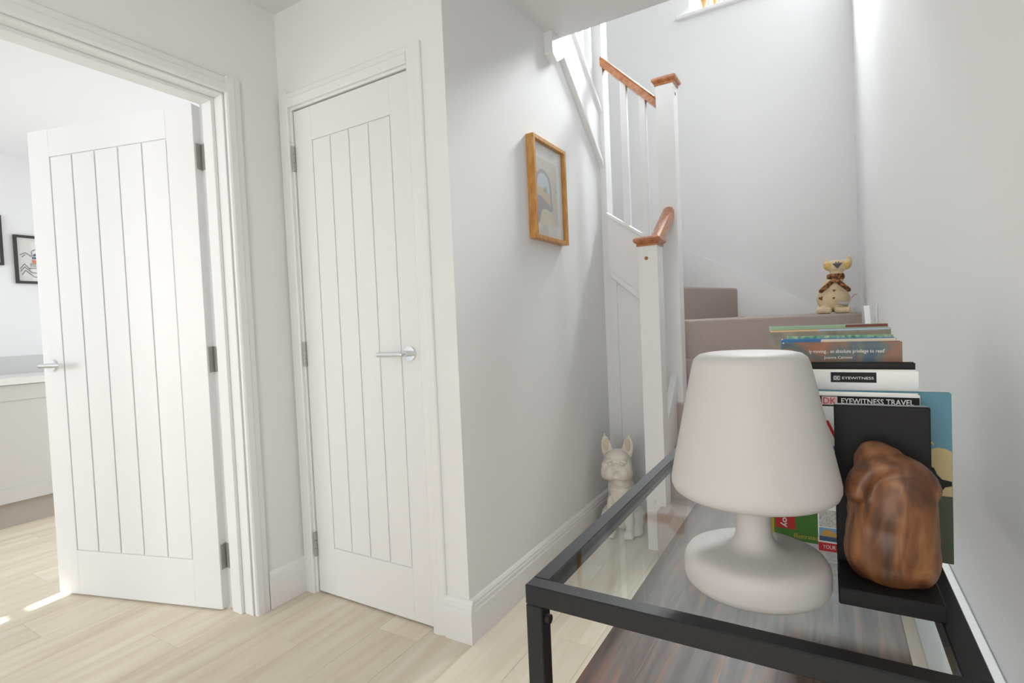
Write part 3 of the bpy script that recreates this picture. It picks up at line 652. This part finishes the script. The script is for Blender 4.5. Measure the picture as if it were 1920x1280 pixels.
flat('yellow_binding', mat('yellow_green_print', (196, 178, 40), 0.5, var=0.3, vscale=500), b, -0.0775, -0.0735, BZ+0.0005, 0.9725, Y0, 2)
flat('red_label', REDP, b, -0.0715, -0.0455, 0.766, 0.806, Y0, 2)
text('label_lettering', 'boy', WHITEP, b, -0.0650, -0.0535, 0.7785, Y0-0.0008, 0.022, rot=1, bold=0.02)
text('gold_lettering', 'Illustrated', mat('gold_ink', (206, 184, 96), 0.5), b, -0.0475, -0.0165, 0.7575, Y0-0.0006, 0.0065)
# thick white guide
Y0 = 0.900
b = book(-0.035, 0.107, Y0, 0.926, 0.9985, WHITEP, 'thick white guide book with small black title box')
flat('title_box', BLACKP, b, 0.004, 0.0592, 0.9822, 0.9968, Y0)
m_ = MB(); 
for q in ((0.0075, 0.0155, 0.9855, 0.9861), (0.0075, 0.0155, 0.9909, 0.9915), (0.0075, 0.0081, 0.9855, 0.9915), (0.0149, 0.0155, 0.9855, 0.9915)):
    m_.add([(q[0], Y0-0.0006, q[2]), (q[1], Y0-0.0006, q[2]), (q[1], Y0-0.0006, q[3]), (q[0], Y0-0.0006, q[3])], [[0, 1, 2, 3]])
m_.build('logo_outline', WHITEP, b)
text('logo_lettering', 'DK', WHITEP, b, 0.0088, 0.0143, 0.9885, Y0-0.0006, 0.0038, bold=0.02)
text('title_lettering', 'EYEWITNESS', WHITEP, b, 0.0182, 0.0560, 0.9886, Y0-0.0006, 0.0037)
# black book
book(-0.03, 0.107, 0.931, 0.949, 1.0075, BLACKP, 'black book between the white guide and the painted novel')
# painted novel
Y0 = 0.962
NOV = ramp_mat('painted_novel_cover', [(0.3, (58, 84, 106)), (0.42, (92, 102, 98)), (0.5, (126, 96, 78)), (0.6, (160, 98, 66)), (0.72, (74, 102, 112))], 14, (1.4, 1, 2.0), 0.45, 3, 1.0)
b = book(-0.062, 0.0955, Y0, 0.988, 1.0365, NOV, 'novel with teal and orange painted cover and white quote')
text('quote_lettering', "ly moving... an absolute privilege to read'", WHITEP, b, -0.024, 0.0745, 1.0225, Y0-0.0006, 0.0070)
text('author_lettering', 'Joanna Cannon', WHITEP, b, -0.0042, 0.0330, 1.0130, Y0-0.0006, 0.0056)
b = book(-0.066, 0.092, 1.000, 1.030, 1.0405, mat('bright_blue_cover', (36, 110, 168), 0.45), 'blue covered book with cream panel behind the painted novel')
flat('cream_panel', PAGES, b, -0.008, 0.0915, 1.0, 1.0403, 1.000)
book(-0.060, 0.0925, 1.045, 1.065, 1.0435, ramp_mat('green_pattern_cover', [(0.35, (60, 120, 104)), (0.5, (120, 170, 140)), (0.65, (196, 206, 150))], 120, (1, 1, 1), 0.45), 'green patterned book behind the blue one')
GRY = ramp_mat('grey_brown_cover', [(0.35, (120, 112, 100)), (0.5, (146, 138, 122)), (0.65, (132, 120, 108))], 30, (1, 1, 1), 0.45)
Y0 = 1.100
b = book(-0.092, 0.094, Y0, 1.122, 1.0535, GRY, 'tall grey brown book near the back of the row')
flat('orange_strip', mat('pale_orange_print', (226, 180, 132), 0.5), b, -0.0905, -0.012, 1.0505, 1.0533, Y0)
flat('blue_strip', mat('pale_blue_print', (176, 192, 212), 0.5), b, -0.012, 0.0938, 1.0505, 1.0533, Y0)
b = book(-0.095, 0.0935, 1.140, 1.168, 1.0595, mat('sage_green_cover', (150, 182, 152), 0.45, var=0.12, vscale=40), 'tall sage green book with a dark red corner at the back of the row')
flat('red_corner', mat('dark_red_print', (120, 44, 44), 0.5), b, 0.03, 0.093, 1.0545, 1.0592, 1.140)

CAM_SCALE = None
# ================================================================== PICTURE on the under-stair wall
f, xf = frame_x('picture_frame', XC, 1, 2.000, 2.322, 1.447, 1.886, 0.017, 0.036, OAKL, 'oak framed watercolour of a stone arch on the under-stair wall', 'picture frame')
ST1 = ramp_mat('watercolour_stone', [(0.35, (206, 203, 196)), (0.5, (226, 223, 215)), (0.65, (220, 212, 200))], 45, (1, 1, 1), 0.8)
ST2 = mat('watercolour_arch_grey', (184, 182, 184), 0.8, var=0.08, vscale=60); SK = mat('watercolour_sky', (218, 226, 232), 0.8); LAND = mat('watercolour_land', (222, 208, 182), 0.8, var=0.08, vscale=40); SHD = mat('watercolour_shadow', (184, 175, 178), 0.8, var=0.08, vscale=60); PATH = mat('watercolour_path', (230, 224, 202), 0.8, var=0.05, vscale=30); TREE = mat('watercolour_tree', (186, 192, 178), 0.8)
archo = [(0.0, 0.40), (0.02, 0.66)] + ell(0.33, 0.62, 0.36, 0.22, 14, 165, 20) + [(0.72, 0.55), (0.74, 0.24), (0.66, 0.22)]
archi = [(0.02, 0.34)] + ell(0.32, 0.60, 0.29, 0.18, 14, 170, 15) + [(0.64, 0.5), (0.66, 0.26)]
P = [([(0, 0), (1, 0), (1, 1), (0, 1)], ST1), (archo+[(0.3, 0.1), (0.0, 0.0)], ST2), (archi, SK), ([(0.02, 0.55), (0.2, 0.56), (0.4, 0.5), (0.63, 0.5), (0.66, 0.30), (0.02, 0.42)], LAND),
     ([(0.3, 0.5), (0.34, 0.58), (0.4, 0.56), (0.44, 0.6), (0.5, 0.55), (0.52, 0.48)], TREE), ([(0.0, 0.42), (0.2, 0.42), (0.64, 0.30), (0.64, 0.22), (0.1, 0.0), (0.02, 0.0)], SHD),
     ([(0.08, 0.0), (0.12, 0.1), (0.2, 0.2), (0.36, 0.24), (0.5, 0.23), (0.62, 0.2), (0.8, 0.1), (1, 0.06), (1, 0)], PATH)]
art_x('print', f, xf, 1, 2.046, 2.246, 1.521, 1.805, P)

# ================================================================== SWITCH on the right wall
sw = tag(empty('light_switch', (XD, 2.77, 1.02)), 'white light switch plate on the wall beside the stairs', 'switch')
box('plate', TRIM, sw, XD-0.009, XD, 2.727, 2.813, 1.018, 1.104, 0.002); box('rocker', TRIM, sw, XD-0.013, XD-0.008, 2.76, 2.78, 1.045, 1.077, 0.001)

# ================================================================== CAT ornament on the stairs
CATM = mat('cream_resin', (226, 204, 166), 0.5, var=0.05, vscale=20)
CX, CY, CZ = 0.037, 3.50, 5*RZ-0.002
ct = tag(empty('cat_ornament', (CX, CY, CZ)), 'cream cat ornament with leopard scarf and brown hearts on the stair', 'ornament')
c3 = lambda a, b_, d_: (CX+a, CY+b_, CZ+d_)
m = MB()
m.ball(c3(0, 0, 0.085), (0.082, 0.060, 0.075)); m.ball(c3(0.0, 0, 0.14), (0.062, 0.05, 0.06)); m.ball(c3(0.01, 0, 0.19), (0.040, 0.036, 0.05)); m.ball(c3(0.018, 0, 0.225), (0.034, 0.030, 0.03))
m.ball(c3(0.022, -0.002, 0.258), (0.050, 0.036, 0.028)); m.ball(c3(0.023, -0.004, 0.280), (0.042, 0.030, 0.022))
m.ball(c3(-0.027, 0, 0.272), (0.020, 0.018, 0.030), (0, -0.25, 0)); m.ball(c3(0.072, 0, 0.276), (0.022, 0.018, 0.034), (0, 0.25, 0))
m.ball(c3(-0.030, 0, 0.298), (0.010, 0.010, 0.018)); m.ball(c3(0.078, 0, 0.305), (0.013, 0.011, 0.018))
for s_ in (-1, 1):
    m.ball(c3(s_*0.044-0.002, -0.052, 0.022), (0.040, 0.034, 0.024))
    for k_ in range(4): m.ball(c3(s_*0.044-0.002+(k_-1.5)*0.018, -0.078, 0.020), (0.0115, 0.016, 0.019))
blend(m, 0.0042, 4, 0.5).build('body', CATM, ct, True)
FUR = mat('straw_yellow_tuft', (224, 186, 112), 0.8, var=0.2, vscale=90)
for s_, ax in ((-1, -0.020), (1, 0.066)):
    MB().ball(c3(ax, -0.016, 0.268), (0.018, 0.013, 0.022), (0, s_*0.4, 0)).build('ear_tuft', FUR, ct, True)
MB().prism([(CX+0.000, CZ+0.279), (CX+0.046, CZ+0.279), (CX+0.023, CZ+0.250)], 1, CY-0.050, CY-0.030, bev=0.003).build('nose', mat('dark_grey_nose', (62, 58, 62), 0.35), ct)
for ex in (0.016, 0.029): MB().ball(c3(ex, -0.031, 0.285), 0.0032, u=10, v=8).build('eye', BLACKP, ct, True)
LEO = ramp_mat('leopard_scarf', [(0.4, (70, 38, 22)), (0.5, (112, 66, 36)), (0.6, (178, 118, 60))], 60, (1, 1, 1), 0.7, 2)
m = MB(); nk = 20; ring = []
for i in range(nk):
    a = 2*math.pi*i/nk; m.ball(c3(0.014+0.036*math.cos(a), -0.002+0.034*math.sin(a), 0.208), (0.009, 0.009, 0.018), u=8, v=6)
for s_ in (-1, 1):
    for i in range(7):
        t_ = i/6; m.ball(c3(0.010+s_*(0.004+0.056*t_)+(-0.008 if s_ < 0 else 0.002)*t_, -0.046-0.010*math.sin(t_*2.6), 0.190-0.060*t_), (0.013, 0.007, 0.014), u=8, v=6)
m.ball(c3(0.012, -0.044, 0.190), (0.013, 0.009, 0.012), u=8, v=6)
blend(m, 0.004, 2, 0.5).build('scarf', LEO, ct, True)
HRT = mat('brown_heart', (122, 60, 34), 0.5)
def heart(cx, cz, s_, y, tilt=0):
    pts = []
    for i in range(24):
        t_ = 2*math.pi*i/24; hx = 16*math.sin(t_)**3/16; hz = (13*math.cos(t_)-5*math.cos(2*t_)-2*math.cos(3*t_)-math.cos(4*t_))/16
        pts.append((CX+cx+(hx*math.cos(tilt)-hz*math.sin(tilt))*s_, CZ+cz+(hx*math.sin(tilt)+hz*math.cos(tilt))*s_))
    MB().prism(pts, 1, CY+y, CY+y+0.014).build('heart', HRT, ct)
heart(-0.058, 0.090, 0.013, -0.045, 0.3); heart(0.004, 0.130, 0.007, -0.056); heart(0.002, 0.088, 0.007, -0.063)
m = MB(); m.ball(c3(0.052, -0.070, 0.055), (0.020, 0.013, 0.011)); m.ball(c3(0.032, -0.078, 0.056), (0.010, 0.009, 0.009)); m.ball(c3(0.026, -0.076, 0.066), (0.005, 0.003, 0.006)); m.ball(c3(0.038, -0.076, 0.067), (0.005, 0.003, 0.006))
blend(m, 0.0022, 2).build('mouse', mat('grey_mouse', (186, 182, 182), 0.5), ct, True)
MB().path([c3(0.070, -0.066, 0.06), c3(0.085, -0.055, 0.085), c3(0.098, -0.045, 0.100), c3(0.112, -0.04, 0.104)], 0.0028).build('mouse_tail', mat('pink_cord', (206, 166, 156), 0.6), ct, True)

# ================================================================== BULLDOG statue
DX, DY = -0.925, 2.60
dg_ = tag(empty('dog_statue', (DX, DY, 0)), 'white ceramic sitting bulldog statue on the floor beside the newel', 'statue')
d3 = lambda a, b_, c_: (DX+a*0.985-b_*0.174, DY+b_*0.985+a*0.174, c_)
m = MB()
m.ball(d3(0, 0.03, 0.12), (0.082, 0.095, 0.12)); m.ball(d3(0, 0.0, 0.22), (0.070, 0.068, 0.10)); m.ball(d3(0, -0.03, 0.20), (0.058, 0.045, 0.09)); m.ball(d3(0, -0.005, 0.29), (0.056, 0.055, 0.06))
for s_ in (-1, 1):
    m.ball(d3(s_*0.045, -0.065, 0.10), (0.024, 0.026, 0.105)); m.ball(d3(s_*0.047, -0.092, 0.018), (0.029, 0.036, 0.020))
    for k_ in (-1, 0, 1): m.ball(d3(s_*0.047+k_*0.016, -0.120, 0.014), (0.009, 0.014, 0.014))
    m.ball(d3(s_*0.075, 0.02, 0.06), (0.034, 0.075, 0.062)); m.ball(d3(s_*0.082, -0.05, 0.018), (0.028, 0.045, 0.019))
blend(m, 0.0055, 6, 0.5).build('body', DOGM, dg_, True)
# head turned a little to the left
hd = Matrix.Translation((DX-0.008, DY-0.02, 0.352)) @ Matrix.Rotation(R(12), 4, 'Z')
H = lambda a, b_, c_: tuple(hd @ Vector((a, b_, c_)))
m = MB()
m.ball(H(0, 0, 0.010), (0.074, 0.066, 0.066)); m.ball(H(0, -0.018, 0.040), (0.060, 0.050, 0.036)); m.ball(H(0, -0.060, -0.008), (0.045, 0.028, 0.024))
for s_ in (-1, 1):
    m.ball(H(s_*0.032, -0.058, -0.034), (0.033, 0.030, 0.040)); m.ball(H(s_*0.054, -0.038, -0.034), (0.028, 0.034, 0.042)); m.ball(H(s_*0.036, -0.062, 0.028), (0.022, 0.014, 0.010), (0, s_*0.3, 0)); m.ball(H(s_*0.052, -0.035, 0.0), (0.026, 0.03, 0.024))
m.ball(H(0, -0.072, 0.006), (0.022, 0.016, 0.012)); m.ball(H(0, -0.060, -0.052), (0.030, 0.024, 0.014))
for s_ in (-1, 1):
    for i in range(7):
        t_ = i/6; wd = 0.028*math.sin(math.pi*min(1, 0.32+0.68*t_))**0.7+0.005
        m.ball(H(s_*(0.048+0.014*t_), 0.004-0.004*t_, 0.045+0.095*t_), (wd, 0.011, 0.016))
blend(m, 0.0042, 4, 0.5).build('head', DOGM, dg_, True)
for s_ in (-1, 1):
    MB().ball(H(s_*0.030, -0.066, 0.014), (0.011, 0.008, 0.009)).build('eye', DOGM, dg_, True)
    MB().ball(H(s_*0.055, -0.0075, 0.098), (0.014, 0.006, 0.034)).build('inner_ear', mat('inner_ear_cream', (214, 202, 180), 0.5), dg_, True)
MB().ball(H(0, -0.087, 0.004), (0.016, 0.008, 0.009)).build('nose', DOGM, dg_, True)
# collar folds on the chest
m = MB()
for rr, zz in ((0.050, 0.262), (0.046, 0.240)):
    for i in range(11):
        a = R(200+140*i/10); m.ball(d3(rr*math.cos(a), -0.030+rr*0.75*math.sin(a), zz-0.02*abs(math.sin(a))), (0.010, 0.010, 0.008), u=8, v=6)
blend(m, 0.0045, 3).build('neck_folds', DOGM, dg_, True)
